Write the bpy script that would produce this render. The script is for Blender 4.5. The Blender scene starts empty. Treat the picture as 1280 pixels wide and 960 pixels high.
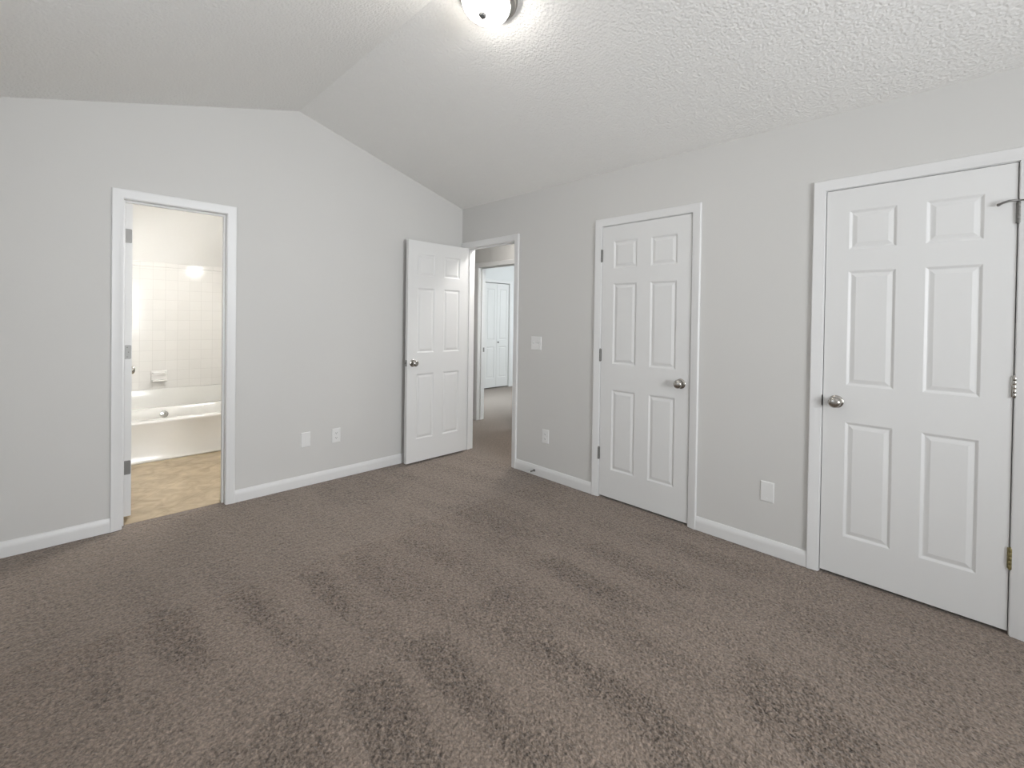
import bpy, bmesh, math, random
import numpy as np
from mathutils import Matrix, Vector, noise
random.seed(4)
C = bpy.context.scene.collection
PI = math.pi
R = math.radians

# ------------------------------------------------------------------ camera
F_PX, PY = 573.85, 405.3
cam_d = bpy.data.cameras.new('camera'); cam = bpy.data.objects.new('camera', cam_d); C.objects.link(cam)
cam_d.sensor_width = 36.0; cam_d.lens = F_PX / 1280 * 36.0
cam_d.shift_y = -(480 - PY) / 1280.0
cam_d.clip_start = 0.02; cam_d.clip_end = 60
CAM = Vector((-2.9149, -3.6827, 1.3269))
YAW, PITCH, ROLL = 0.7797, -0.0102, 0.0146
cam.matrix_world = (Matrix.Translation(CAM) @ Matrix.Rotation(-YAW, 4, 'Z')
                    @ Matrix.Rotation(PI / 2 + PITCH, 4, 'X') @ Matrix.Rotation(ROLL, 4, 'Z'))
bpy.context.scene.camera = cam

# ------------------------------------------------------------------ light
W = bpy.data.worlds.new('world'); bpy.context.scene.world = W; W.use_nodes = True
W.node_tree.nodes['Background'].inputs[0].default_value = (0.72, 0.82, 1.0, 1)
W.node_tree.nodes['Background'].inputs[1].default_value = 1.0
vs = bpy.context.scene.view_settings
vs.view_transform = 'Standard'; vs.look = 'None'; vs.gamma = 1; vs.use_curve_mapping = False
vs.exposure = -0.19

def area(name, loc, rot, sx, sy, power, col, spread=PI):
    d = bpy.data.lights.new(name, 'AREA'); d.shape = 'RECTANGLE'; d.size = sx; d.size_y = sy
    d.energy = power; d.color = col; d.spread = spread
    o = bpy.data.objects.new(name, d); C.objects.link(o); o.location = loc; o.rotation_euler = rot
    return o
COOL = (0.975, 0.958, 0.985)
# daylight entering through the bedroom's two windows and the far bedroom's window
area('daylight_rear_window', (-2.0, -6.18, 1.30), (R(93), 0, 0), 1.5, 1.25, 126, COOL, R(120))
area('daylight_left_window', (-3.49, -1.9, 1.5), (0, R(-90), 0), 1.2, 1.2, 9, COOL)
area('daylight_far_window', (4.9, 1.2, 1.6), (0, R(70), 0), 1.25, 1.5, 45, (0.97, 0.99, 1.0))
area('daylight_far_side_window', (2.95, -0.80, 1.45), (R(86), 0, 0), 1.5, 1.2, 62, (0.97, 0.99, 1.0))
sd = bpy.data.lights.new('sun', 'SUN'); sd.energy = 8.0; sd.angle = R(22); sd.color = (0.90, 0.96, 1.0)
sun = bpy.data.objects.new('sun', sd); C.objects.link(sun); sun.location = (9, 0, 5)
sun.rotation_euler = Vector((-1.0, 0.24, -0.50)).to_track_quat('-Z', 'Y').to_euler()
LAMP_E, BATH_E, HALL_E = 42.0, 375.0, 130.0

# ------------------------------------------------------------------ materials
def mat(name, col, rough=0.5, metal=0.0, spec=0.5, bump=None, noise_col=None, emit=None):
    """bump=(scale, strength, distance); noise_col=(scale, amount)"""
    m = bpy.data.materials.new(name); m.use_nodes = True
    nt = m.node_tree; b = nt.nodes['Principled BSDF']
    b.inputs['Base Color'].default_value = (*col, 1); b.inputs['Roughness'].default_value = rough
    b.inputs['Metallic'].default_value = metal; b.inputs['Specular IOR Level'].default_value = spec
    tc = nt.nodes.new('ShaderNodeTexCoord')
    if bump:
        n = nt.nodes.new('ShaderNodeTexNoise'); n.inputs['Scale'].default_value = bump[0]; n.inputs['Detail'].default_value = 3
        nt.links.new(tc.outputs['Object'], n.inputs['Vector'])
        bp = nt.nodes.new('ShaderNodeBump'); bp.inputs['Strength'].default_value = bump[1]; bp.inputs['Distance'].default_value = bump[2]
        nt.links.new(n.outputs['Fac'], bp.inputs['Height']); nt.links.new(bp.outputs['Normal'], b.inputs['Normal'])
    n = nt.nodes.new('ShaderNodeTexNoise'); sc, am = noise_col or (1.3, 0.02)
    n.inputs['Scale'].default_value = sc; nt.links.new(tc.outputs['Object'], n.inputs['Vector'])
    mp = nt.nodes.new('ShaderNodeMapRange'); mp.inputs[3].default_value = 1 - am; mp.inputs[4].default_value = 1 + am
    nt.links.new(n.outputs['Fac'], mp.inputs[0])
    mx = nt.nodes.new('ShaderNodeVectorMath'); mx.operation = 'SCALE'; mx.inputs[0].default_value = col
    nt.links.new(mp.outputs[0], mx.inputs['Scale']); nt.links.new(mx.outputs[0], b.inputs['Base Color'])
    if emit:
        b.inputs['Emission Color'].default_value = (*emit[0], 1); b.inputs['Emission Strength'].default_value = emit[1]
    return m

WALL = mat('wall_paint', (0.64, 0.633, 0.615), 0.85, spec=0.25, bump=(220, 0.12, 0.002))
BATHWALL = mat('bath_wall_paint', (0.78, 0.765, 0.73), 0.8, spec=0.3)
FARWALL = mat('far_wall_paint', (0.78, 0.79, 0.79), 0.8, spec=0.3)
TRIM = mat('trim_paint', (0.76, 0.76, 0.755), 0.38, spec=0.45)
DOORP = mat('door_paint', (0.75, 0.75, 0.742), 0.42, spec=0.4, bump=(160, 0.05, 0.001))
PLATE = mat('plate_plastic', (0.78, 0.78, 0.77), 0.35)
SLOT = mat('dark_slot', (0.05, 0.05, 0.05), 0.6)
NICKEL = mat('satin_nickel', (0.46, 0.44, 0.41), 0.24, 1.0)
NICKEL_D = mat('aged_nickel', (0.22, 0.215, 0.205), 0.45, 0.6)
SATIN = mat('dull_nickel', (0.42, 0.42, 0.41), 0.6, 0.5)
FINIAL = mat('pewter_finial', (0.10, 0.10, 0.10), 0.6, 0.0, spec=0.3)
BRONZE = mat('dark_strike', (0.035, 0.03, 0.035), 0.4, 0.6)
BRASS = mat('tarnished_brass', (0.30, 0.26, 0.13), 0.45, 0.9)
CHROME = mat('chrome', (0.75, 0.75, 0.74), 0.12, 1.0)
RUBBER = mat('white_rubber', (0.75, 0.75, 0.73), 0.6)
TUBM = mat('tub_enamel', (0.88, 0.865, 0.82), 0.18, spec=0.5)
CERAMIC = mat('soap_ceramic', (0.86, 0.84, 0.80), 0.15)
GLASSLAMP = mat('frosted_lamp_glass', (0.9, 0.9, 0.88), 0.3, emit=((1.0, 0.95, 0.88), LAMP_E))
BULB = mat('vanity_globe', (0.9, 0.9, 0.88), 0.3, emit=((1.0, 0.995, 0.99), BATH_E))
HALLFILL = mat('hall_fill_glass', (0.9, 0.9, 0.88), 0.3, emit=((1.0, 0.97, 0.94), HALL_E))
DARK = mat('closet_paint', (0.5, 0.5, 0.49), 0.9)

def ceiling_material():
    m = bpy.data.materials.new('textured_ceiling'); m.use_nodes = True
    nt = m.node_tree; b = nt.nodes['Principled BSDF']
    b.inputs['Base Color'].default_value = (0.88, 0.873, 0.85, 1); b.inputs['Roughness'].default_value = 0.9
    b.inputs['Specular IOR Level'].default_value = 0.2
    tc = nt.nodes.new('ShaderNodeTexCoord')
    n = nt.nodes.new('ShaderNodeTexNoise'); n.inputs['Scale'].default_value = 78; n.inputs['Detail'].default_value = 4; n.inputs['Roughness'].default_value = 0.6
    v = nt.nodes.new('ShaderNodeTexVoronoi'); v.inputs['Scale'].default_value = 85; v.feature = 'SMOOTH_F1'
    a = nt.nodes.new('ShaderNodeMath'); a.operation = 'SUBTRACT'
    nt.links.new(tc.outputs['Object'], n.inputs['Vector']); nt.links.new(tc.outputs['Object'], v.inputs['Vector'])
    nt.links.new(n.outputs['Fac'], a.inputs[0]); nt.links.new(v.outputs['Distance'], a.inputs[1])
    bp = nt.nodes.new('ShaderNodeBump'); bp.inputs['Strength'].default_value = 0.55; bp.inputs['Distance'].default_value = 0.006
    nt.links.new(a.outputs[0], bp.inputs['Height']); nt.links.new(bp.outputs['Normal'], b.inputs['Normal'])
    return m
CEIL = ceiling_material()

def carpet_material():
    m = bpy.data.materials.new('brown_carpet'); m.use_nodes = True
    nt = m.node_tree; b = nt.nodes['Principled BSDF']; L = nt.links.new
    b.inputs['Roughness'].default_value = 1.0; b.inputs['Specular IOR Level'].default_value = 0.05
    b.inputs['Sheen Weight'].default_value = 0.25; b.inputs['Sheen Roughness'].default_value = 0.5
    tc = nt.nodes.new('ShaderNodeTexCoord')
    def nz(scale, detail=2, rough=0.6):
        n = nt.nodes.new('ShaderNodeTexNoise'); n.inputs['Scale'].default_value = scale; n.inputs['Detail'].default_value = detail
        n.inputs['Roughness'].default_value = rough; L(tc.outputs['Object'], n.inputs['Vector']); return n.outputs['Fac']
    def mth(op, x, y):
        k = nt.nodes.new('ShaderNodeMath'); k.operation = op
        for i, q in enumerate((x, y)):
            if isinstance(q, (int, float)): k.inputs[i].default_value = q
            else: L(q, k.inputs[i])
        return k.outputs[0]
    fine = nz(105, 2, 0.7); mid = nz(52, 2); big = nz(2.2, 3)
    v = nt.nodes.new('ShaderNodeTexVoronoi'); v.inputs['Scale'].default_value = 110; L(tc.outputs['Object'], v.inputs['Vector'])
    at = nt.nodes.new('ShaderNodeAttribute'); at.attribute_name = 'nap'
    grain = mth('ADD', mth('MULTIPLY', mth('SUBTRACT', fine, 0.5), 2.4), mth('MULTIPLY', mth('SUBTRACT', mid, 0.5), 1.0))
    # brushed-back nap shows more of the darker tuft roots
    nap = at.outputs['Fac']
    g = mth('ADD', 1.0, mth('MULTIPLY', grain, mth('ADD', 0.85, mth('MULTIPLY', nap, 0.5))))
    g = mth('MULTIPLY', g, mth('SUBTRACT', 1.0, mth('MULTIPLY', nap, 0.23)))
    g = mth('MULTIPLY', g, mth('ADD', 0.90, mth('MULTIPLY', big, 0.2)))
    g = mth('MAXIMUM', g, 0.18)
    mx = nt.nodes.new('ShaderNodeVectorMath'); mx.operation = 'SCALE'; mx.inputs[0].default_value = (0.232, 0.185, 0.151)
    L(g, mx.inputs['Scale']); L(mx.outputs[0], b.inputs['Base Color'])
    h = mth('SUBTRACT', mth('ADD', fine, mid), mth('MULTIPLY', v.outputs['Distance'], 0.6))
    bp = nt.nodes.new('ShaderNodeBump'); bp.inputs['Strength'].default_value = 0.5; bp.inputs['Distance'].default_value = 0.004
    L(h, bp.inputs['Height']); L(bp.outputs['Normal'], b.inputs['Normal'])
    return m
CARPET = carpet_material()

def vinyl_material():
    m = bpy.data.materials.new('tan_marbled_vinyl'); m.use_nodes = True
    nt = m.node_tree; b = nt.nodes['Principled BSDF']; L = nt.links.new
    b.inputs['Roughness'].default_value = 0.4
    tc = nt.nodes.new('ShaderNodeTexCoord')
    mp = nt.nodes.new('ShaderNodeMapping'); mp.inputs['Rotation'].default_value = (0, 0, R(45)); L(tc.outputs['Object'], mp.inputs['Vector'])
    n = nt.nodes.new('ShaderNodeTexNoise'); n.inputs['Scale'].default_value = 7; n.inputs['Detail'].default_value = 6; n.inputs['Distortion'].default_value = 1.2
    L(tc.outputs['Object'], n.inputs['Vector'])
    cr = nt.nodes.new('ShaderNodeValToRGB'); e = cr.color_ramp.elements
    e[0].position = 0.3; e[0].color = (0.36, 0.27, 0.17, 1); e[1].position = 0.7; e[1].color = (0.58, 0.47, 0.32, 1)
    L(n.outputs['Fac'], cr.inputs['Fac'])
    br = nt.nodes.new('ShaderNodeTexBrick'); br.offset = 0; br.inputs['Scale'].default_value = 1; br.inputs['Brick Width'].default_value = 0.3
    br.inputs['Row Height'].default_value = 0.3; br.inputs['Mortar Size'].default_value = 0.003; L(mp.outputs[0], br.inputs['Vector'])
    br.inputs['Color1'].default_value = (1, 1, 1, 1); br.inputs['Color2'].default_value = (0.9, 0.9, 0.9, 1); br.inputs['Mortar'].default_value = (0.8, 0.77, 0.72, 1)
    mx = nt.nodes.new('ShaderNodeVectorMath'); mx.operation = 'MULTIPLY'; L(cr.outputs[0], mx.inputs[0]); L(br.outputs['Color'], mx.inputs[1])
    L(mx.outputs[0], b.inputs['Base Color'])
    return m
VINYL = vinyl_material()

def tile_material():
    m = bpy.data.materials.new('white_glazed_tile'); m.use_nodes = True
    nt = m.node_tree; b = nt.nodes['Principled BSDF']; L = nt.links.new
    b.inputs['Roughness'].default_value = 0.12; b.inputs['Specular IOR Level'].default_value = 0.13
    tc = nt.nodes.new('ShaderNodeTexCoord')
    sp = nt.nodes.new('ShaderNodeSeparateXYZ'); L(tc.outputs['Object'], sp.inputs[0])
    ad = nt.nodes.new('ShaderNodeMath'); ad.operation = 'ADD'; L(sp.outputs[0], ad.inputs[0]); L(sp.outputs[1], ad.inputs[1])
    cb = nt.nodes.new('ShaderNodeCombineXYZ'); L(ad.outputs[0], cb.inputs[0]); L(sp.outputs[2], cb.inputs[1])
    mp = nt.nodes.new('ShaderNodeMapping'); mp.inputs['Location'].default_value = (10.008, -0.012, 0); L(cb.outputs[0], mp.inputs['Vector'])
    br = nt.nodes.new('ShaderNodeTexBrick'); br.offset = 0; br.inputs['Scale'].default_value = 1; br.inputs['Brick Width'].default_value = 0.1045
    br.inputs['Row Height'].default_value = 0.1045; br.inputs['Mortar Size'].default_value = 0.0016; br.inputs['Mortar Smooth'].default_value = 0.3
    br.inputs['Color1'].default_value = (0.82, 0.80, 0.76, 1); br.inputs['Color2'].default_value = (0.84, 0.82, 0.78, 1); br.inputs['Mortar'].default_value = (0.73, 0.71, 0.67, 1)
    L(mp.outputs[0], br.inputs['Vector']); L(br.outputs['Color'], b.inputs['Base Color'])
    bp = nt.nodes.new('ShaderNodeBump'); bp.invert = True; bp.inputs['Strength'].default_value = 0.35; bp.inputs['Distance'].default_value = 0.002
    L(br.outputs['Fac'], bp.inputs['Height']); L(bp.outputs['Normal'], b.inputs['Normal'])
    return m
TILE = tile_material()

def pane_material():
    m = bpy.data.materials.new('window_glass'); m.use_nodes = True
    nt = m.node_tree; nt.nodes.remove(nt.nodes['Principled BSDF']); L = nt.links.new
    t = nt.nodes.new('ShaderNodeBsdfTransparent'); t.inputs[0].default_value = (0.94, 0.96, 0.96, 1)
    g = nt.nodes.new('ShaderNodeBsdfGlossy'); g.inputs['Roughness'].default_value = 0.02
    mx = nt.nodes.new('ShaderNodeMixShader'); mx.inputs[0].default_value = 0.06
    L(t.outputs[0], mx.inputs[1]); L(g.outputs[0], mx.inputs[2]); L(mx.outputs[0], nt.nodes['Material Output'].inputs[0])
    return m
PANE = pane_material()

# ------------------------------------------------------------------ mesh helpers
class MB:
    def __init__(s): s.bm = bmesh.new()
    def box(s, a, b, bev=0.0, seg=2):
        t = bmesh.new(); bmesh.ops.create_cube(t, size=1.0)
        for v in t.verts:
            v.co = Vector([a[i] + (v.co[i] + 0.5) * (b[i] - a[i]) for i in range(3)])
        if bev: bmesh.ops.bevel(t, geom=list(t.edges), offset=bev, segments=seg, profile=0.5, affect='EDGES')
        s._merge(t); return s
    def _merge(s, t):
        me = bpy.data.meshes.new('tmp'); t.to_mesh(me); t.free(); s.bm.from_mesh(me); bpy.data.meshes.remove(me)
    def poly(s, pts, d):
        """pts: 3D outline (one plane), d: extrusion vector"""
        d = Vector(d); n = len(pts)
        a = [s.bm.verts.new(Vector(p)) for p in pts]; b = [s.bm.verts.new(Vector(p) + d) for p in pts]
        s.bm.faces.new(a); s.bm.faces.new(list(reversed(b)))
        for i in range(n): s.bm.faces.new((a[i], b[i], b[(i + 1) % n], a[(i + 1) % n]))
        return s
    def loft(s, loops, close=True, cap0=False, cap1=False):
        V = [[s.bm.verts.new(Vector(p)) for p in l] for l in loops]
        n = len(V[0])
        for A, B in zip(V, V[1:]):
            for i in range(n if close else n - 1):
                j = (i + 1) % n; s.bm.faces.new((A[i], A[j], B[j], B[i]))
        if cap0: s.bm.faces.new(list(reversed(V[0])))
        if cap1: s.bm.faces.new(V[-1])
        return s
    def lathe(s, prof, origin, axis, seg=28):
        """prof: [(r, t)], t along axis"""
        ax = Vector(axis).normalized(); u = ax.orthogonal().normalized(); w = ax.cross(u); o = Vector(origin)
        loops = []
        for r, t in prof:
            r = max(r, 1e-5)
            loops.append([o + ax * t + (u * math.cos(k * 2 * PI / seg) + w * math.sin(k * 2 * PI / seg)) * r for k in range(seg)])
        return s.loft(loops, cap0=True, cap1=True)
    def tube(s, pts, r, seg=8):
        loops = []
        pts = [Vector(p) for p in pts]
        u = None
        for i, p in enumerate(pts):
            d = (pts[min(i + 1, len(pts) - 1)] - pts[max(i - 1, 0)]).normalized()
            if u is None: u = d.orthogonal().normalized()
            u = (u - d * u.dot(d)).normalized(); w = d.cross(u)
            loops.append([p + (u * math.cos(k * 2 * PI / seg) + w * math.sin(k * 2 * PI / seg)) * r for k in range(seg)])
        return s.loft(loops, cap0=True, cap1=True)
    def xf(s, M):
        bmesh.ops.transform(s.bm, matrix=M, verts=s.bm.verts); return s
    def build(s, name, m, parent=None, smooth=False):
        bmesh.ops.recalc_face_normals(s.bm, faces=s.bm.faces)
        me = bpy.data.meshes.new(name); s.bm.to_mesh(me); s.bm.free(); me.materials.append(m)
        if smooth:
            for p in me.polygons: p.use_smooth = True
            me.set_sharp_from_angle(angle=R(38))
        o = bpy.data.objects.new(name, me); C.objects.link(o)
        if parent: o.parent = parent
        return o

def tag(o, label, cat, group=None, kind=None):
    o['label'] = label; o['category'] = cat
    if group: o['group'] = group
    if kind: o['kind'] = kind
    return o
def empty(name, loc, rz=0, rot=None):
    o = bpy.data.objects.new(name, None); C.objects.link(o); o.location = loc
    o.rotation_euler = rot or (0, 0, rz); o.empty_display_size = 0.05
    return o
def struct(o, label, cat): return tag(o, label, cat, kind='structure')

# ------------------------------------------------------------------ room measures
XR, ZR, ZC, SR, SL = -1.603, 2.903, 2.436, 0.2914, 0.2783     # ridge x/z, wall_right top, slopes
XL, YF = -3.28, -6.0                                          # left wall, rear wall
ZL = ZR - (XR - XL) * SL
T = 0.115                                                      # wall thickness
HD = 2.033                                                     # opening height
JT = 0.018                                                     # jamb board
CW = 0.057                                                     # casing reach

# openings: local frame x along the wall seen from the room
BATH_X0, BATH_W = -2.631, 0.552
DW = 0.692
ENTRY_Y0, MID_Y0, RIGHT_Y0 = -0.066, -1.692, -3.109
HALL_X, HALL_Y0, HALL_W, HALL_H = 1.0, 0.905, 0.67, 2.00

# floor with brushed nap ---------------------------------------------------
def ray_floor(u, v):
    x = (u - 640) / F_PX; y = (PY - v) / F_PX
    d = cam.matrix_world.to_3x3() @ Vector((x, y, -1))
    t = -CAM.z / d.z
    return (CAM.x + d.x * t, CAM.y + d.y * t)
# outlines of the darker brushed patches left by vacuuming, as floor coordinates read off the photograph
def Z(ox, oy, s, pts): return [ray_floor(ox + a / s, oy + b / s) for a, b in pts]
P1 = lambda *p: Z(200, 640, 2.56, p)
P2 = lambda *p: Z(400, 560, 2.133, p)
P3 = lambda *p: Z(700, 640, 2.207, p)
nap_patches = [
    (P1((570, 560), (725, 478), (800, 560), (850, 660), (910, 830), (680, 830), (610, 680)), 1.0),
    (P1((765, 445), (900, 368), (960, 425), (1060, 560), (1120, 640), (1290, 830), (1120, 830), (950, 600)), 0.9),
    (P1((1010, 290), (1075, 235), (1160, 280), (1280, 390), (1400, 500), (1380, 560), (1200, 440)), 0.75),
    (P1((395, 600), (515, 570), (560, 700), (570, 830), (330, 830), (290, 740)), 0.85),
    (P1((80, 830), (180, 740), (260, 735), (300, 830)), 0.8),
    (P1((450, 200), (535, 190), (605, 290), (600, 345), (500, 285)), 0.8),
    (P1((560, 140), (640, 125), (810, 270), (785, 305), (620, 210)), 0.7),
    (P1((235, 265), (325, 270), (430, 425), (400, 445), (290, 345)), 0.7),
    (P1((-30, 320), (95, 290), (155, 470), (110, 510), (-30, 450)), 0.7),
    (P1((-260, 420), (-130, 380), (-90, 560), (-200, 640)), 0.6),
    (P1((-80, 560), (40, 540), (90, 700), (-20, 760)), 0.4),
    (P1((735, 90), (800, 75), (970, 170), (900, 180)), 0.55),
    (P1((470, 420), (560, 470), (620, 560), (560, 570), (450, 470)), 0.35),
    (P1((640, 360), (700, 400), (770, 470), (740, 480), (650, 420)), 0.3),
    (P2((325, 158), (400, 143), (590, 238), (565, 252), (430, 205)), 0.7),
    (P2((240, 168), (345, 208), (325, 230), (235, 200)), 0.5),
    (P2((690, 262), (752, 248), (1010, 380), (920, 385)), 0.6),
    (P2((575, 302), (640, 288), (900, 440), (780, 440)), 0.65),
    (P2((850, 230), (920, 225), (1180, 330), (1120, 350)), 0.35),
    (P2((0, 70), (220, 40), (260, 80), (140, 150), (0, 160)), 0.45),
    (P2((540, 60), (640, 110), (620, 130), (520, 90)), 0.35),
    (P3((470, 465), (530, 400), (650, 460), (800, 560), (870, 640), (880, 720), (700, 720), (560, 570)), 0.85),
    (P3((40, 430), (120, 420), (260, 500), (350, 600), (330, 690), (150, 560)), 0.7),
    (P3((90, 262), (180, 270), (280, 370), (210, 355)), 0.45),
    (P3((600, 250), (720, 260), (1000, 440), (1180, 620), (1000, 560), (760, 400)), 0.35),
    (P3((240, 600), (330, 640), (420, 720), (250, 720)), 0.5),
]
def nap_at(x, y):
    best = 0.0
    wob = noise.noise(Vector((x * 9, y * 9, 0))) * 0.025
    for poly, w in nap_patches:
        inside = False; dmin = 9.0; n = len(poly)
        for i in range(n):
            x1, y1 = poly[i]; x2, y2 = poly[(i + 1) % n]
            if (y1 > y) != (y2 > y) and x < (x2 - x1) * (y - y1) / (y2 - y1) + x1: inside = not inside
            dx, dy = x2 - x1, y2 - y1; t = max(0, min(1, ((x - x1) * dx + (y - y1) * dy) / (dx * dx + dy * dy + 1e-12)))
            d = math.hypot(x - x1 - t * dx, y - y1 - t * dy)
            if d < dmin: dmin = d
        sd = (dmin if inside else -dmin) + wob
        k = max(0.0, min(1.0, 0.5 + sd / 0.035)) * w
        if k > best: best = k
    s_ = math.sin((x * 0.995 + y * 0.09) * 20.5 + noise.noise(Vector((x * 1.2, y * 0.7, 3))) * 3.2)
    lane = 0.5 + 0.5 * math.tanh(s_ * 2.2)
    msk = max(0.0, min(1.0, 0.5 + 1.6 * noise.noise(Vector((x * 1.1, y * 0.8, 9)))))
    return min(1.0, best * 0.85 + 0.42 * lane * (0.35 + 0.65 * msk))

def floor_mesh():
    rng = np.random.default_rng(7)
    me = bpy.data.meshes.new('floor'); V = []; Fc = []; nap = []
    # nap sampled coarsely, then blended onto the pile grid
    cs = 0.03; cx = int((0 - XL) / cs) + 2; cy = int(4.6 / cs) + 2
    G = np.array([[nap_at(XL + i * cs, -4.5 + j * cs) for i in range(cx)] for j in range(cy)])
    def patch(y0, y1, st, amp):
        nx = int(round((0 - XL) / st)); ny = int(round((y1 - y0) / st))
        xs = np.linspace(XL, 0, nx + 1); ys = np.linspace(y0, y1, ny + 1)
        X, Y = np.meshgrid(xs, ys)
        h = rng.random(X.shape); h2 = h.copy()
        h2[1:-1, 1:-1] = 0.6 * h[1:-1, 1:-1] + 0.1 * (h[:-2, 1:-1] + h[2:, 1:-1] + h[1:-1, :-2] + h[1:-1, 2:])
        fi = np.clip((X - XL) / cs, 0, cx - 1.001); fj = np.clip((Y + 4.5) / cs, 0, cy - 1.001)
        i0 = fi.astype(int); j0 = fj.astype(int); a = fi - i0; b = fj - j0
        N = (G[j0, i0] * (1 - a) * (1 - b) + G[j0, i0 + 1] * a * (1 - b) + G[j0 + 1, i0] * (1 - a) * b + G[j0 + 1, i0 + 1] * a * b)
        Zz = -amp * (h2 ** 1.5) * (0.8 + 0.5 * N)
        Zz[0, :] = Zz[-1, :] = 0; Zz[:, 0] = Zz[:, -1] = 0
        jx = (rng.random(X.shape) - 0.5) * st * 0.5; jy = (rng.random(X.shape) - 0.5) * st * 0.5
        jx[:, 0] = jx[:, -1] = 0; jy[0, :] = jy[-1, :] = 0
        base = len(V)
        V.extend(np.stack([X + jx, Y + jy, Zz], -1).reshape(-1, 3).tolist()); nap.extend(N.reshape(-1).tolist())
        q = (np.arange(ny)[:, None] * (nx + 1) + np.arange(nx)[None, :]).reshape(-1) + base
        Fc.extend(np.stack([q, q + 1, q + nx + 2, q + nx + 1], -1).tolist())
    patch(-4.2, -1.2, 0.0062, 0.0075)
    patch(-1.2, 0.0, 0.010, 0.006)
    patch(YF, -4.2, 0.03, 0.004)
    def slab(x0, y0, x1, y1, z1=0.0, z0=-0.06):
        b = len(V)
        for z in (z0, z1):
            for p in ((x0, y0), (x1, y0), (x1, y1), (x0, y1)): V.append((*p, z)); nap.append(0.25)
        Fc.extend([(b + 3, b + 2, b + 1, b), (b + 4, b + 5, b + 6, b + 7), (b, b + 1, b + 5, b + 4), (b + 1, b + 2, b + 6, b + 5), (b + 2, b + 3, b + 7, b + 6), (b + 3, b, b + 4, b + 7)])
    slab(XL, YF, 0, 0, -0.014)
    slab(BATH_X0, 0, BATH_X0 + BATH_W, 0.06)                 # threshold into the bathroom
    slab(0, -4.1, T + 0.6, -1.42)                            # inside the closets
    slab(0, -1.3, HALL_X, 2.4)                               # hallway
    slab(HALL_X, HALL_Y0 - HALL_W, HALL_X + T, HALL_Y0)
    slab(HALL_X + T, -0.6, 4.7, 3.6)                         # far bedroom
    me.from_pydata(V, [], Fc); me.materials.append(CARPET)
    at = me.attributes.new('nap', 'FLOAT', 'POINT'); at.data.foreach_set('value', nap)
    o = bpy.data.objects.new('floor', me); C.objects.link(o); return o
struct(floor_mesh(), 'brown cut-pile carpet with vacuum marks running on into the hallway', 'floor')

# walls ----------------------------------------------------------------------
def wall_outline(a0, a1, top, notches):
    """outline along one axis: (a, z) list, door notches cut from the floor"""
    pts = [(a0, 0)]
    for n0, n1, h in notches: pts += [(n0, 0), (n0, h), (n1, h), (n1, 0)]
    pts += [(a1, 0)] + top
    return pts
o = wall_outline(XL, 0, [(0, ZC), (XR, ZR), (XL, ZL)], [(BATH_X0 - JT, BATH_X0 + BATH_W + JT, HD + JT)])
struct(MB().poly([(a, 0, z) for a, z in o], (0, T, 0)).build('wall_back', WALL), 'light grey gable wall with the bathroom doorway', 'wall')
ntc = [(y0 - DW - JT, y0 + JT, HD + JT) for y0 in (RIGHT_Y0, MID_Y0, ENTRY_Y0)]
o = wall_outline(YF - T, 2.4, [(2.4, ZC), (YF - T, ZC)], ntc)
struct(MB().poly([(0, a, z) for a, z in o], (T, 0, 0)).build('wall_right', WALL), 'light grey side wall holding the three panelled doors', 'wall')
# left wall and rear wall, each with a window opening
def wall_with_window(name, along, a0, a1, top, win, fixed, thick, label):
    w0, w1, s0, s1 = win; m = MB()
    def q(pts):
        if along == 'x': m.poly([(a, fixed, z) for a, z in pts], (0, thick, 0))
        else: m.poly([(fixed, a, z) for a, z in pts], (thick, 0, 0))
    def topz(a):
        for (p, zp), (r, zr) in zip(top, top[1:]):
            if p <= a <= r: return zp + (zr - zp) * (a - p) / (r - p)
        return top[-1][1]
    q([(a0, 0), (w0, 0), (w0, topz(w0)), (a0, topz(a0))]); q([(w1, 0), (a1, 0), (a1, topz(a1)), (w1, topz(w1))])
    q([(w0, 0), (w1, 0), (w1, s0), (w0, s0)])
    q([(w0, s1), (w1, s1)] + [(a, z) for a, z in reversed([(w0, topz(w0))] + [t for t in top if w0 < t[0] < w1] + [(w1, topz(w1))])])
    return struct(m.build(name, WALL), label, 'wall')
wall_with_window('wall_left', 'y', YF, 0, [(YF, ZL), (0, ZL)], (-2.5, -1.3, 0.9, 2.1), XL, -T, 'light grey wall at the left with a small window')
wall_with_window('wall_front', 'x', XL, 0, [(XL, ZL), (XR, ZR), (0, ZC)], (-2.75, -1.25, 0.85, 2.1), YF, -T, 'light grey gable wall at the rear with a wide window')
# ceiling: two slopes
m = MB(); th = 0.1
m.poly([(XL - T, YF - T, ZL - T * SL), (XR, YF - T, ZR), (0.0, YF - T, ZC), (0.0, YF - T, ZC + th), (XR, YF - T, ZR + th), (XL - T, YF - T, ZL - T * SL + th)], (0, -YF + 2 * T, 0))
struct(m.build('ceiling', CEIL), 'stippled white vaulted ceiling with a ridge running toward the gable', 'ceiling')

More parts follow.
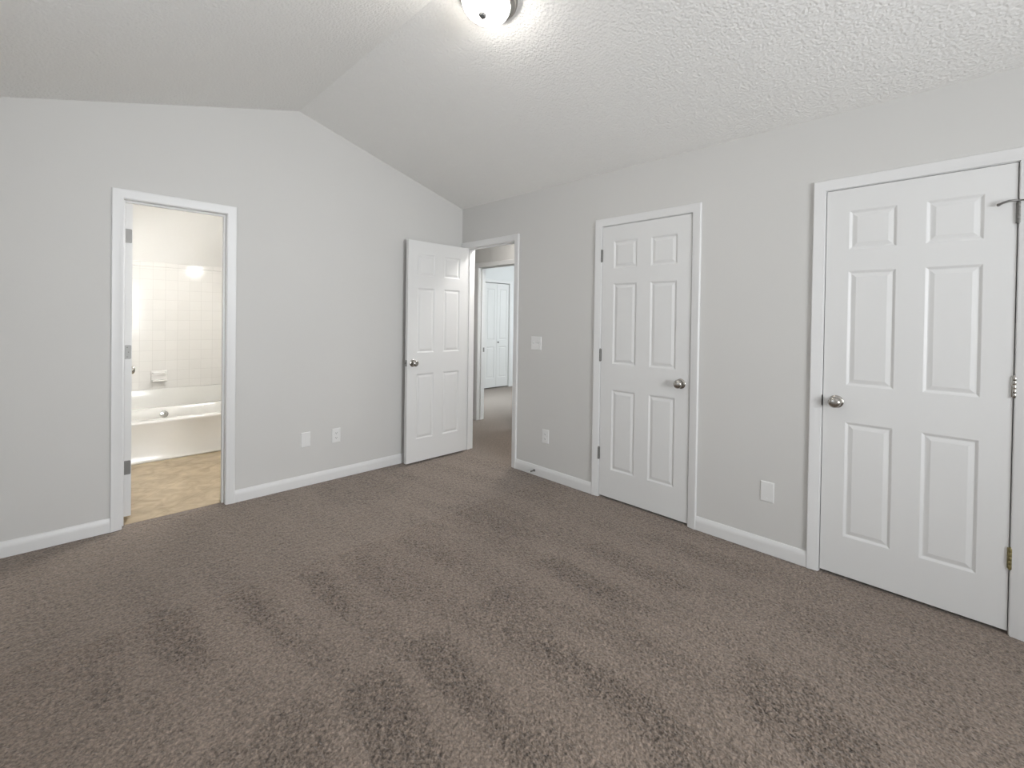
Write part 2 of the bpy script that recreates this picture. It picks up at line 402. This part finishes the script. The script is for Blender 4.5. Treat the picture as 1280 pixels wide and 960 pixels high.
def window(name, loc, rz, w, h, label):
    """local: x across, y outward, z up from sill"""
    e = empty(name, loc, rz)
    f = MB(); b = 0.045
    for a, c in (((0, 0.03, 0), (b, 0.09, h)), ((w - b, 0.03, 0), (w, 0.09, h)), ((b, 0.03, 0), (w - b, 0.09, b)), ((b, 0.03, h - b), (w - b, 0.09, h)), ((b, 0.035, h / 2 - .02), (w - b, 0.085, h / 2 + .02)), ((w / 2 - .015, 0.045, b), (w / 2 + .015, 0.075, h - b))):
        f.box(a, c, 0.003)
    f.build('window_frame', TRIM, e)
    MB().box((b, 0.058, b), (w - b, 0.062, h - b)).build('window_pane', PANE, e)
    MB().box((-0.05, -0.035, -0.022), (w + 0.05, 0.0, 0.0), 0.004).build('window_sill', TRIM, e)
    struct(e, label, 'window')
window('window_1', (-1.25, YF, 0.85), PI, 1.5, 1.25, 'wide white framed window in the rear gable wall')
window('window_2', (XL, -2.5, 0.9), PI / 2, 1.2, 1.2, 'white framed window in the left wall')

# baseboards -------------------------------------------------------------------
BB = [(0, 0), (0.013, 0), (0.013, 0.055), (0.0115, 0.066), (0.008, 0.078), (0.005, 0.085), (0, 0.086)]
def baseboard(name, p0, p1, nrm, label):
    p0, p1, nrm = Vector(p0), Vector(p1), Vector(nrm); m = MB()
    m.loft([[p + nrm * a + Vector((0, 0, z)) for a, z in BB] for p in (p0, p1)], cap0=True, cap1=True)
    return struct(m.build(name, TRIM), label, 'baseboard')
be = BATH_X0 - CW
baseboard('baseboard_left_of_bathroom', (XL, 0, 0), (be, 0, 0), (0, -1, 0), 'white baseboard left of the bathroom doorway')
baseboard('baseboard_back', (BATH_X0 + BATH_W + CW, 0, 0), (0, 0, 0), (0, -1, 0), 'white baseboard from the bathroom doorway to the corner')
baseboard('baseboard_right', (0, ENTRY_Y0 - DW - CW, 0), (0, MID_Y0 + CW, 0), (-1, 0, 0), 'short white baseboard between the open door and the middle door')
baseboard('baseboard_centre', (0, MID_Y0 - DW - CW, 0), (0, RIGHT_Y0 + CW, 0), (-1, 0, 0), 'white baseboard between the two closed doors')
baseboard('baseboard_far_right', (0, RIGHT_Y0 - DW - CW, 0), (0, YF, 0), (-1, 0, 0), 'white baseboard right of the nearest closed door')
baseboard('baseboard_left', (XL, YF, 0), (XL, 0, 0), (1, 0, 0), 'white baseboard along the left wall')
baseboard('baseboard_front', (XL, YF, 0), (0, YF, 0), (0, 1, 0), 'white baseboard along the rear wall')

# ------------------------------------------------------------------ doors
CAS = [(0.003, 0), (0.003, 0.009), (0.006, 0.0105), (0.018, 0.0108), (0.022, 0.0125), (0.034, 0.0135), (0.045, 0.016), (0.053, 0.0165), (0.057, 0.013), (0.057, 0)]
def casing(W_, H, y0=0.0, s=-1, reach=CAS):
    """mitred casing round an opening 0..W_, local frame, face at y0, proud toward s*y"""
    m = MB(); loops = []
    for kind in range(4):
        l = []
        for a, d in reach:
            x, z = [(-a, 0), (-a, H + a), (W_ + a, H + a), (W_ + a, 0)][kind]
            l.append((x, y0 + s * d, z))
        loops.append(l)
    return m.loft(loops, close=True, cap0=True, cap1=True)
def jamb(W_, H, d=T, stop=None):
    m = MB()
    m.box((-JT, 0, 0), (0, d, H + JT)).box((W_, 0, 0), (W_ + JT, d, H + JT)).box((0, 0, H), (W_, d, H + JT))
    if stop:
        a, b = stop
        m.box((0, a, 0), (0.011, b, H), 0.002).box((W_ - 0.011, a, 0), (W_, b, H), 0.002).box((0.011, a, H - 0.011), (W_ - 0.011, b, H), 0.002)
    return m

PROF = [(0, 0), (0.003, 0.0012), (0.012, 0.0064), (0.0155, 0.0064), (0.0185, 0.0058), (0.0325, 0.0018), (0.0345, 0.0015)]
def panel_leaf(w, h, th, rects, z0=0.012, prof=PROF):
    """moulded panel door, front face y=0, back y=th"""
    m = MB(); bm = m.bm
    xs = sorted({0, w, *[v for r in rects for v in (r[0], r[1])]}); zs = sorted({z0, h, *[v for r in rects for v in (r[2], r[3])]})
    isr = lambda a, b, c, d: any(abs(a - r[0]) < 1e-6 and abs(b - r[1]) < 1e-6 and abs(c - r[2]) < 1e-6 and abs(d - r[3]) < 1e-6 for r in rects)
    for y, sg in ((0, 1), (th, -1)):
        for i in range(len(xs) - 1):
            for j in range(len(zs) - 1):
                a, b, c, d = xs[i], xs[i + 1], zs[j], zs[j + 1]
                if isr(a, b, c, d):
                    loops = [[(a + k, y + sg * dp, c + k), (b - k, y + sg * dp, c + k), (b - k, y + sg * dp, d - k), (a + k, y + sg * dp, d - k)] for k, dp in prof]
                    m.loft(loops, cap1=True)
                else:
                    bm.faces.new([bm.verts.new(p) for p in ((a, y, c), (b, y, c), (b, y, d), (a, y, d))])
    def ring(pts0, pts1):
        for (p, q), (r, s_) in zip(zip(pts0, pts0[1:]), zip(pts1, pts1[1:])):
            bm.faces.new([bm.verts.new(v) for v in (p, q, s_, r)])
    for x in (0, w): ring([(x, 0, z) for z in zs], [(x, th, z) for z in zs])
    for z in (z0, h): ring([(x, 0, z) for x in xs], [(x, th, z) for x in xs])
    bmesh.ops.remove_doubles(bm, verts=bm.verts, dist=1e-5)
    return m
def six(w):
    k = w / 0.686
    cols = [(0.098 * k, 0.290 * k), (0.396 * k, 0.588 * k)]
    return [(a, b, c, d) for a, b in cols for c, d in ((0.222, 0.820), (1.010, 1.604), (1.714, 1.915))]

def knob_parts(par, x, z, M, yf=0.0, yb=0.035, both=False, mt=None):
    mt = mt or NICKEL
    for y, s in (((yf, -1), (yb, 1)) if both else ((yf, -1),)):
        k = MB().lathe([(0.0, 0.0), (0.011, 0.006), (0.011, 0.026), (0.016, 0.029), (0.0245, 0.034), (0.0285, 0.043), (0.028, 0.051), (0.022, 0.058), (0.012, 0.061), (0.0, 0.0615)], (x, y, z), (0, s, 0)).xf(M).build('knob', mt, par, True)
        MB().lathe([(0.0, 0.0005), (0.033, 0.0005), (0.033, 0.003), (0.029, 0.007), (0.018, 0.0085), (0.0, 0.009)], (x, y, z), (0, s, 0)).xf(M).build('rosette', mt, k, True)
def hinge(par, x, y, z, mt, M=None, side=1):
    """knuckle barrel proud of the face with slivers of both plates"""
    m = MB()
    for i in range(5):
        a = z - 0.0445 + i * 0.0178
        m.lathe([(0.0, 0), (0.0068, 0), (0.0072, 0.0008), (0.0072, 0.0166), (0.0068, 0.0174), (0.0, 0.0174)], (x, y, a), (0, 0, 1), 14)
    m.lathe([(0, 0), (0.0055, 0), (0.0045, 0.004), (0, 0.005)], (x, y, z + 0.0445), (0, 0, 1), 12)
    m.lathe([(0, 0), (0.0055, 0), (0.0045, 0.004), (0, 0.005)], (x, y, z - 0.0445), (0, 0, -1), 12)
    m.box((x - 0.0095, y + 0.003, z - 0.0445), (x + 0.0095, y + 0.0052, z + 0.0445), 0.0006)
    if M: m.xf(M)
    return m.build('hinge', mt, par, True)

def closed_door(name, y0, hinge_left, mats3, strike, label):
    e = empty(name, (0, y0, 0), -PI / 2)
    casing(DW, HD).build('casing', TRIM, e, True)
    jamb(DW, HD, T, (0.037, 0.07)).build('jamb', TRIM, e)
    lf = panel_leaf(DW - 0.0065, 2.030, 0.035, six(DW - 0.0065), 0.016).xf(Matrix.Translation((0.00325, 0, 0))).build('door_leaf', DOORP, e)
    hx = -0.001 if hinge_left else DW + 0.001; kx = (DW - 0.062) if hinge_left else 0.062
    knob_parts(e, kx, 0.921, Matrix())
    hs = [hinge(e, hx, -0.0055, z, mt) for z, mt in zip((1.815, 1.07, 0.332), mats3)]
    sx = DW if hinge_left else 0.0; d = 1 if hinge_left else -1
    m = MB()   # strike plate lip on the jamb edge
    m.poly([(sx - d * 0.001, -0.0012, 0.921 + a) for a in (-0.029,)] + [(sx + d * (0.0065 * math.cos(t)), -0.0012, 0.921 + 0.029 * math.sin(t)) for t in [(-0.5 + k / 12) * PI for k in range(1, 12)]] + [(sx - d * 0.001, -0.0012, 0.921 + 0.029)], (0, 0.0022, 0))
    m.build('strike_plate', strike, e)
    struct(e, label, 'door')
    return e, hs
closed_door('door_1', MID_Y0, True, (NICKEL_D,) * 3, NICKEL_D, 'middle closed white six-panel door with its knob at the right edge')
d2, hs = closed_door('door_2', RIGHT_Y0, False, (NICKEL_D, NICKEL, BRASS), BRONZE, 'nearest closed white six-panel door with its knob at the left edge')
hs[2]['label'] = 'tarnished brass hinge'
# hinge-pin door stop on the top hinge of the nearest door
m = MB(); hx = DW + 0.001
m.tube([(hx, -0.007, 1.866), (hx - 0.012, -0.018, 1.8665), (hx - 0.03, -0.026, 1.865), (hx - 0.048, -0.024, 1.860), (hx - 0.060, -0.018, 1.855)], 0.0046, 8)
m.lathe([(0, 0), (0.0055, 0), (0.0065, 0.003), (0.0065, 0.008), (0, 0.009)], (hx - 0.058, -0.019, 1.856), (-0.5, 0.8, -0.1), 12)
m.tube([(hx, -0.007, 1.866), (hx + 0.008, -0.016, 1.865), (hx + 0.020, -0.018, 1.863)], 0.003, 8)
m.lathe([(0, 0), (0.009, 0), (0.009, 0.005), (0, 0.005)], (hx, -0.0055, 1.862), (0, 0, 1), 14)
m.build('hinge_pin_stop', NICKEL_D, hs[0], True)

# entry door standing open against the gable wall
e = empty('door_3', (0, ENTRY_Y0, 0), -PI / 2)
casing(DW, HD).build('casing', TRIM, e, True)
jamb(DW, HD, T, (0.037, 0.07)).build('jamb', TRIM, e)
ML = Matrix.Translation((-0.001, -0.006, 0)) @ Matrix.Rotation(R(-89.5), 4, 'Z') @ Matrix.Translation((0.001, 0.006, 0))
lf = panel_leaf(DW - 0.0065, 2.030, 0.035, six(DW - 0.0065), 0.016).xf(ML @ Matrix.Translation((0.00325, 0, 0))).build('door_leaf', DOORP, e)
knob_parts(e, DW - 0.062, 0.921, ML, both=True)
for z in (1.815, 1.07, 0.332): hinge(e, -0.001, -0.006, z, NICKEL_D)
lp = MB().box((DW - 0.0034, 0.006, 0.893), (DW - 0.0022, 0.029, 0.949), 0.0004)
lp.lathe([(0, 0), (0.008, 0), (0.008, 0.006), (0.0055, 0.009), (0, 0.009)], (DW - 0.003, 0.0175, 0.921), (1, 0, 0), 12)
lp.xf(ML).build('latch_plate', NICKEL_D, e)
m = MB().box((DW - 0.0015, 0.004, 0.885), (DW + 0.0003, 0.034, 0.957)).build('strike_plate', NICKEL_D, e)
struct(e, 'white six-panel door standing open against the gable wall beside the hallway opening', 'door')

# bathroom door, swung into the bathroom and seen on its hinge edge
e = empty('door_4', (BATH_X0, 0, 0), 0)
casing(BATH_W, HD).build('casing', TRIM, e, True)
jamb(BATH_W, HD, T, (0.045, 0.078)).build('jamb', TRIM, e)
MBt = Matrix.Translation((0.012, T + 0.006, 0)) @ Matrix.Rotation(R(90), 4, 'Z') @ Matrix.Translation((0.001, -(T + 0.006), 0))
panel_leaf(BATH_W - 0.0065, 2.030, 0.035, six(BATH_W - 0.0065), 0.03).xf(MBt @ Matrix.Translation((0.00325, T - 0.035, 0))).build('door_leaf', DOORP, e)
knob_parts(e, BATH_W - 0.062, 0.921, MBt, T - 0.035, T, both=True, mt=NICKEL)
for z, mt in ((1.824, NICKEL_D), (1.083, SATIN), (0.343, NICKEL_D)):
    h = MB()
    pts = []
    for cx, cz, a0 in ((0.026, 0.038, 0), (0.026, -0.038, -90)):
        pts += [(cx + 0.0065 * math.cos(R(a0 + (90 if a0 == 0 else 90) - k * 30)), cz + 0.0065 * math.sin(R(a0 + 90 - k * 30))) for k in range(4)]
    out = [(0.0, 0.0445)] + pts + [(0.0, -0.0445)]
    ex = BATH_X0 * 0 + 0.012 + 0.006
    h.poly([(ex + a, T + 0.0088, z + b) for a, b in out], (0, 0.0016, 0))
    h.lathe([(0, 0), (0.007, 0), (0.007, 0.089), (0, 0.089)], (0.006, T + 0.008, z - 0.0445), (0, 0, 1), 12)
    hh = h.build('hinge', mt, e)
    if mt is SATIN:
        s_ = MB()
        for a, b in ((0.012, 0.030), (0.018, 0.0), (0.012, -0.030)): s_.lathe([(0, 0), (0.0035, 0), (0.003, 0.0012), (0, 0.0015)], (ex + a, T + 0.0088, z + b), (0, -1, 0), 10)
        s_.build('screws', NICKEL_D, hh)
struct(e, 'white bathroom doorway with its door swung inward showing the hinge edge', 'door')

# ------------------------------------------------------------------ hallway and far bedroom
o = wall_outline(-1.3, 3.6, [(3.6, ZC), (-1.3, ZC)], [(HALL_Y0 - HALL_W - JT, HALL_Y0 + JT, HALL_H + JT)])
struct(MB().poly([(HALL_X, a, z) for a, z in o], (T, 0, 0)).build('wall_hallway', WALL), 'light grey hallway wall with a doorway into the far bedroom', 'wall')
struct(MB().box((T, 2.4, 0), (HALL_X, 2.4 + T, ZC)).build('wall_hallway_end', WALL), 'light grey wall closing the hallway at its far end', 'wall')
struct(MB().box((T, -1.3 - T, 0), (HALL_X, -1.3, ZC)).build('wall_hallway_near', WALL), 'light grey wall closing the hallway at its near end', 'wall')
struct(MB().box((0, -1.3 - T, ZC), (4.9, 3.7, ZC + 0.08)).build('ceiling', FARWALL), 'flat white ceiling over the hallway and far bedroom', 'ceiling')
e = empty('door_5', (HALL_X, HALL_Y0, 0), -PI / 2)
casing(HALL_W, HALL_H).build('casing', TRIM, e, True)
jamb(HALL_W, HALL_H, T, (0.045, 0.078)).build('jamb', TRIM, e)
MB().box((-0.0004, 0.083, 0.893), (0.0018, 0.110, 0.950), 0.0004).build('strike_plate', NICKEL_D, e)
struct(e, 'white trimmed doorway across the hallway leading to the bright far bedroom', 'door')
# far bedroom shell
CY = 2.82; CX0, CX1 = 2.15, 3.43
m = MB(); o = wall_outline(HALL_X + T, 4.7, [(4.7, ZC), (HALL_X + T, ZC)], [(CX0 - JT, CX1 + JT, 2.03 + JT)])
struct(m.poly([(a, CY, z) for a, z in o], (0, T, 0)).build('wall_far_bedroom', FARWALL), 'white far bedroom wall around the folding closet doors', 'wall')
struct(MB().box((HALL_X + T, 3.6, 0), (4.7, 3.7, ZC)).build('wall_far_closet', DARK), 'back wall inside the far bedroom closet', 'wall')
m = MB()
for a, b in (((HALL_X + T, 0), (2.2, ZC)), ((3.7, 0), (4.7, ZC)), ((2.2, 0), (3.7, 0.85)), ((2.2, 2.1), (3.7, ZC))): m.box((a[0], -0.6 - T, a[1]), (b[0], -0.6, b[1]))
window('window_4', (3.7, -0.6, 0.85), PI, 1.5, 1.25, 'white framed window in the near side wall of the far bedroom')
struct(m.build('wall_far_bedroom_near', FARWALL), 'near side wall of the far bedroom', 'wall')
m = MB()
for a, b in (((4.7, -0.7, 0), (4.8, 0.45, ZC)), ((4.7, 1.95, 0), (4.8, 3.7, ZC)), ((4.7, 0.45, 0), (4.8, 1.95, 0.85)), ((4.7, 0.45, 2.1), (4.8, 1.95, ZC))): m.box(a, b)
struct(m.build('wall_far_bedroom_window', FARWALL), 'outer wall of the far bedroom with its window', 'wall')
window('window_3', (4.7, 1.95, 0.85), -PI / 2, 1.5, 1.25, 'white framed window lighting the far bedroom')
e = empty('door_6', (CX0, CY, 0), 0); CWd = CX1 - CX0
casing(CWd, 2.03).build('casing', TRIM, e, True)
jamb(CWd, 2.03).build('jamb', TRIM, e)
lw = CWd / 4
for i in range(4):
    rc = [(0.06, lw - 0.06, 0.20, 0.80), (0.06, lw - 0.06, 0.93, 1.91)]
    p = panel_leaf(lw - 0.004, 2.018, 0.030, rc, 0.02).xf(Matrix.Translation((i * lw + 0.002, 0.012, 0))).build('folding_leaf', DOORP, e)
    if i in (1, 3): MB().lathe([(0, 0), (0.008, 0), (0.008, 0.012), (0.016, 0.018), (0.016, 0.026), (0, 0.03)], (i * lw + 0.03, 0.012, 0.885), (0, -1, 0), 14).build('knob', NICKEL_D, p, True)
struct(e, 'white folding closet doors in the far bedroom seen through the hallway', 'door')
baseboard('baseboard_hallway', (HALL_X, 2.4, 0), (HALL_X, HALL_Y0 + CW, 0), (-1, 0, 0), 'white baseboard in the hallway left of the far doorway')
baseboard('baseboard_hallway_near', (HALL_X, HALL_Y0 - HALL_W - CW, 0), (HALL_X, -1.3, 0), (-1, 0, 0), 'white baseboard in the hallway right of the far doorway')
baseboard('baseboard_far_bedroom', (CX1 + CW, CY, 0), (4.7, CY, 0), (0, -1, 0), 'white baseboard right of the folding closet doors')
baseboard('baseboard_far_bedroom_left', (HALL_X + T, CY, 0), (CX0 - CW, CY, 0), (0, -1, 0), 'white baseboard left of the folding closet doors')
# unseen closet boxes added so no light leaks past the two closed doors
for nm, ya, yb, lb in (('closet_light_block', -2.55, -1.42, 'added unseen closet box blocking light behind the middle door'), ('closet_light_block', -4.1, -2.9, 'added unseen closet box blocking light behind the nearest door')):
    m = MB(); m.box((T + 0.6, ya, 0), (T + 0.66, yb, ZC)).box((T, ya - 0.06, 0), (T + 0.66, ya, ZC)).box((T, yb, 0), (T + 0.66, yb + 0.06, ZC)).box((T, ya - 0.06, ZC), (T + 0.66, yb + 0.06, ZC + 0.05))
    struct(m.build(nm, DARK), lb, 'wall')

# ------------------------------------------------------------------ bathroom
BX0, BX1, BY1, BZ = -3.02, -1.50, 2.26, 2.44
m = MB(); m.box((BX0 - 0.1, BY1, 0), (BX1 + 0.1, BY1 + 0.1, BZ))
struct(m.build('wall_bathroom_back', BATHWALL), 'cream bathroom wall above the white tile', 'wall')
struct(MB().box((BX1, T, 0), (BX1 + 0.1, BY1, BZ)).build('wall_bathroom_right', BATHWALL), 'cream right side wall of the bathroom', 'wall')
struct(MB().box((BX0 - 0.1, T, 0), (BX0, BY1, BZ)).build('wall_bathroom_left', BATHWALL), 'cream left side wall of the bathroom', 'wall')
struct(MB().box((BX0 - 0.1, T, BZ), (BX1 + 0.1, BY1 + 0.1, BZ + 0.06)).build('ceiling', BATHWALL), 'flat cream bathroom ceiling', 'ceiling')
m = MB().box((BX0, T, -0.05), (BX1, BY1, 0.0)).box((BATH_X0, 0.06, -0.05), (BATH_X0 + BATH_W, T, 0.001))
struct(m.build('floor', VINYL), 'tan marbled vinyl bathroom floor', 'floor')
m = MB()
m.box((BX0, BY1 - 0.009, 0.56), (BX1, BY1, 1.815)).box((BX0, BY1 - 0.011, 1.8155), (BX1, BY1, 1.862), 0.004)
m.box((BX0, 1.5, 0.56), (BX0 + 0.009, BY1 - 0.009, 1.862)).box((BX1 - 0.009, 1.5, 0.56), (BX1, BY1 - 0.009, 1.862))
struct(m.build('wall_bathroom_tile', TILE), 'square white glazed tile surround above the bathtub', 'wall tile')

def rr(x0, x1, y0, y1, z, r, n=6):
    pts = []
    for cx, cy, a in ((x1 - r, y1 - r, 0), (x0 + r, y1 - r, 90), (x0 + r, y0 + r, 180), (x1 - r, y0 + r, 270)):
        pts += [(cx + r * math.cos(R(a + 90 * k / n)), cy + r * math.sin(R(a + 90 * k / n)), z) for k in range(n + 1)]
    return pts
e = empty('bathtub', ((BX0 + BX1) / 2, 1.88, 0)); ox, oy = e.location.x, e.location.y
x0, x1 = BX0 + 0.003, BX1 - 0.003
L_ = [rr(x0, x1, 1.500, 2.247, 0.0, 0.004), rr(x0, x1, 1.492, 2.247, 0.012, 0.004), rr(x0, x1, 1.500, 2.247, 0.03, 0.004), rr(x0, x1, 1.492, 2.247, 0.335, 0.006),
      rr(x0, x1, 1.484, 2.247, 0.350, 0.01), rr(x0, x1, 1.484, 2.247, 0.366, 0.01), rr(x0 + .004, x1 - .004, 1.490, 2.245, 0.374, 0.014),
      rr(x0 + .07, x1 - .07, 1.565, 2.175, 0.374, 0.12), rr(x0 + .078, x1 - .078, 1.573, 2.168, 0.366, 0.12), rr(x0 + .10, x1 - .10, 1.60, 2.150, 0.25, 0.12),
      rr(x0 + .14, x1 - .17, 1.63, 2.125, 0.07, 0.11), rr(x0 + .18, x1 - .21, 1.67, 2.09, 0.045, 0.09)]
m = MB().loft(L_, cap0=True, cap1=True).xf(Matrix.Translation((-ox, -oy, 0)))
m.build('tub_basin', TUBM, e, True)
MB().box((x0 - ox, 2.235 - oy, 0.372), (x1 - ox, 2.25 - oy, 0.558), 0.004).build('tub_flange', TUBM, e, True)
ov = MB().lathe([(0, 0), (0.036, 0), (0.036, 0.004), (0.030, 0.010), (0.010, 0.012), (0, 0.012)], (-2.14 - ox, 2.158 - oy, 0.305), (0, -1, 0.12)).build('overflow_plate', CHROME, e, True)
MB().tube([(-2.14 - ox, 2.146 - oy, 0.322), (-2.14 - ox, 2.136 - oy, 0.315), (-2.14 - ox, 2.132 - oy, 0.300)], 0.004).build('drain_lever', CHROME, ov, True)
tag(e, 'white bathtub with a plain apron under the tiled wall', 'bathtub')

e = empty('soap_dish', (-2.172, BY1 - 0.009, 0.690))
MB().box((-0.067, -0.014, -0.058), (0.067, 0.0, 0.058), 0.006, 3).build('back_plate', CERAMIC, e, True)
MB().box((-0.062, -0.075, -0.052), (0.062, -0.012, -0.034), 0.008, 3).build('tray', CERAMIC, e, True)
MB().tube([(-0.052, -0.012, 0.034), (-0.052, -0.04, 0.034), (-0.04, -0.05, 0.034), (0.04, -0.05, 0.034), (0.052, -0.04, 0.034), (0.052, -0.012, 0.034)], 0.006, 10).build('grab_bar', CERAMIC, e, True)
tag(e, 'white ceramic soap dish on the bathroom tile above the tub', 'soap dish')

e = empty('vanity_light', (BX1, 0.62, 1.93))
MB().box((-0.02, -0.28, -0.055), (0, 0.28, 0.055), 0.006).build('back_plate', CHROME, e)
for k in (-0.18, 0, 0.18):
    MB().lathe([(0, 0), (0.025, 0), (0.025, 0.03), (0, 0.03)], (-0.02, k, 0), (-1, 0, 0), 16).build('socket', CHROME, e, True)
    MB().lathe([(0.035 * math.sin(t * PI / 10), -0.035 * math.cos(t * PI / 10)) for t in range(11)], (-0.082, k, 0), (-1, 0, 0), 20).build('globe', BULB, e, True)
tag(e, 'chrome vanity light bar with three frosted globes in the bathroom', 'vanity light')

# ------------------------------------------------------------------ ceiling light on the right slope
nrm = Vector((-SR, 0, -1)).normalized()
def flush_light(name, loc, axis, glass, k, label):
    q = Vector((0, 0, -1)).rotation_difference(axis); e = empty(name, loc); e.rotation_mode = 'QUATERNION'; e.rotation_quaternion = q
    D = (0, 0, -1)
    MB().lathe([(0, 0), (0.143 * k, 0.0), (0.145 * k, 0.006), (0.145 * k, 0.016), (0.139 * k, 0.020), (0.136 * k, 0.024), (0.136 * k, 0.036), (0.130 * k, 0.041), (0.123 * k, 0.046), (0.118 * k, 0.048), (0.10 * k, 0.046), (0, 0.046)], (0, 0, 0), D, 48).build('pan', NICKEL, e, True)
    pr = [(0.1165 * k, 0.0465)] + [(0.1165 * k * math.cos(t * PI / 24), 0.050 + 0.068 * math.sin(t * PI / 24)) for t in range(0, 13)]
    MB().lathe(pr, (0, 0, 0), D, 48).build('glass_shade', glass, e, True)
    MB().lathe([(0, 0.116), (0.018, 0.1165), (0.0195, 0.120), (0.015, 0.124), (0.0155, 0.127), (0.011, 0.132), (0, 0.134)], (0, 0, 0), D, 20).build('finial', FINIAL, e, True)
    tag(e, label, 'ceiling light')
lx, ly = -1.4714, -2.031
flush_light('flush_ceiling_light', (lx, ly, ZC - SR * lx), nrm, GLASSLAMP, 1.0, 'lit frosted dome ceiling light with a nickel rim beside the ridge')
flush_light('flush_ceiling_light', (0.55, -0.45, ZC), Vector((0, 0, -1)), HALLFILL, 1.0, 'added unseen dome light that brightens the hallway')  # unseen fixture, added to brighten the hallway walls and trim

# ------------------------------------------------------------------ wall plates
def plate(e, w, h=0.115):
    m = MB(); t = 0.006
    l = lambda k, y: [(-w / 2 + k, y, -h / 2 + k), (w / 2 - k, y, -h / 2 + k), (w / 2 - k, y, h / 2 - k), (-w / 2 + k, y, h / 2 - k)]
    m.loft([l(0, 0), l(0, -0.0022), l(0.0025, -0.0055), l(0.005, -t)], cap0=True, cap1=True)
    m.build('cover_plate', PLATE, e)
def screw(e, x, z):
    MB().lathe([(0, 0), (0.0032, 0), (0.0028, 0.0009), (0, 0.0012)], (x, -0.006, z), (0, -1, 0), 10).build('screw', PLATE, e, True)
def duplex(loc, rz, label):
    e = empty('wall_outlet', loc, rz); plate(e, 0.072)
    for s in (1, -1):
        z = s * 0.0195
        pts = [(0.0165 * math.cos(t * PI / 12), -0.006, z + max(-0.0125, min(0.0125, 0.0165 * math.sin(t * PI / 12)))) for t in range(24)]
        r = MB().poly(pts, (0, -0.0015, 0)).build('receptacle', PLATE, e)
        sl = MB().box((-0.0072, -0.0078, z - 0.002), (-0.0052, -0.0070, z + 0.006)).box((0.0052, -0.0078, z - 0.001), (0.0072, -0.0070, z + 0.006))
        sl.lathe([(0, 0), (0.0026, 0), (0.0026, 0.0007), (0, 0.0008)], (0, -0.0071, z - 0.0068), (0, -1, 0), 10).build('slots', SLOT, r)
    screw(e, 0, 0)
    return tag(e, label, 'outlet')
duplex((-1.288, 0, 0.356), 0, 'white duplex outlet low on the gable wall, nearer the open door')
e = empty('blank_wall_plate', (-1.532, 0, 0.362)); plate(e, 0.072); screw(e, 0, 0.038); screw(e, 0, -0.038)
tag(e, 'plain white cover plate low on the gable wall left of the outlet', 'wall plate')
duplex((0, -1.156, 0.350), -PI / 2, 'white outlet low on the side wall below the light switch')
e = empty('blank_wall_plate', (0, -2.851, 0.355), -PI / 2); plate(e, 0.072); screw(e, 0, 0.038); screw(e, 0, -0.038)
tag(e, 'plain white cover plate low between the two closed doors', 'wall plate')
e = empty('light_switch', (0, -1.035, 1.127), -PI / 2); plate(e, 0.115)
for x in (-0.023, 0.023):
    MB().box((x - 0.005, -0.0068, -0.012), (x + 0.005, -0.006, 0.012)).build('toggle_slot', PLATE, e)
    MB().poly([(x - 0.0035, -0.006, -0.007), (x - 0.0035, -0.006, 0.006), (x - 0.0035, -0.015, 0.011), (x - 0.0035, -0.0165, 0.006)], (0.007, 0, 0)).build('toggle', PLATE, e)
    screw(e, x, 0.030); screw(e, x, -0.030)
tag(e, 'white double light switch between the open door and the middle door', 'light switch')

# spring door stop on the baseboard
e = empty('door_stop', (-0.013, -1.045, 0.040), 0)
MB().lathe([(0, 0), (0.011, 0), (0.010, 0.004), (0.006, 0.008), (0, 0.008)], (0, 0, 0), (-1, 0, 0), 16).build('base', NICKEL_D, e, True)
pts = [(-0.006 - 0.052 * k / 90, 0.0052 * math.cos(k * 0.9), 0.0052 * math.sin(k * 0.9)) for k in range(91)]
MB().tube(pts, 0.0012, 6).build('spring', NICKEL_D, e, True)
MB().lathe([(0, 0), (0.0075, 0), (0.0085, 0.003), (0.0075, 0.014), (0, 0.015)], (-0.057, 0, 0), (-1, 0, 0), 14).build('rubber_tip', RUBBER, e, True)
tag(e, 'small spring door stop screwed to the baseboard right of the hallway opening', 'door stop')
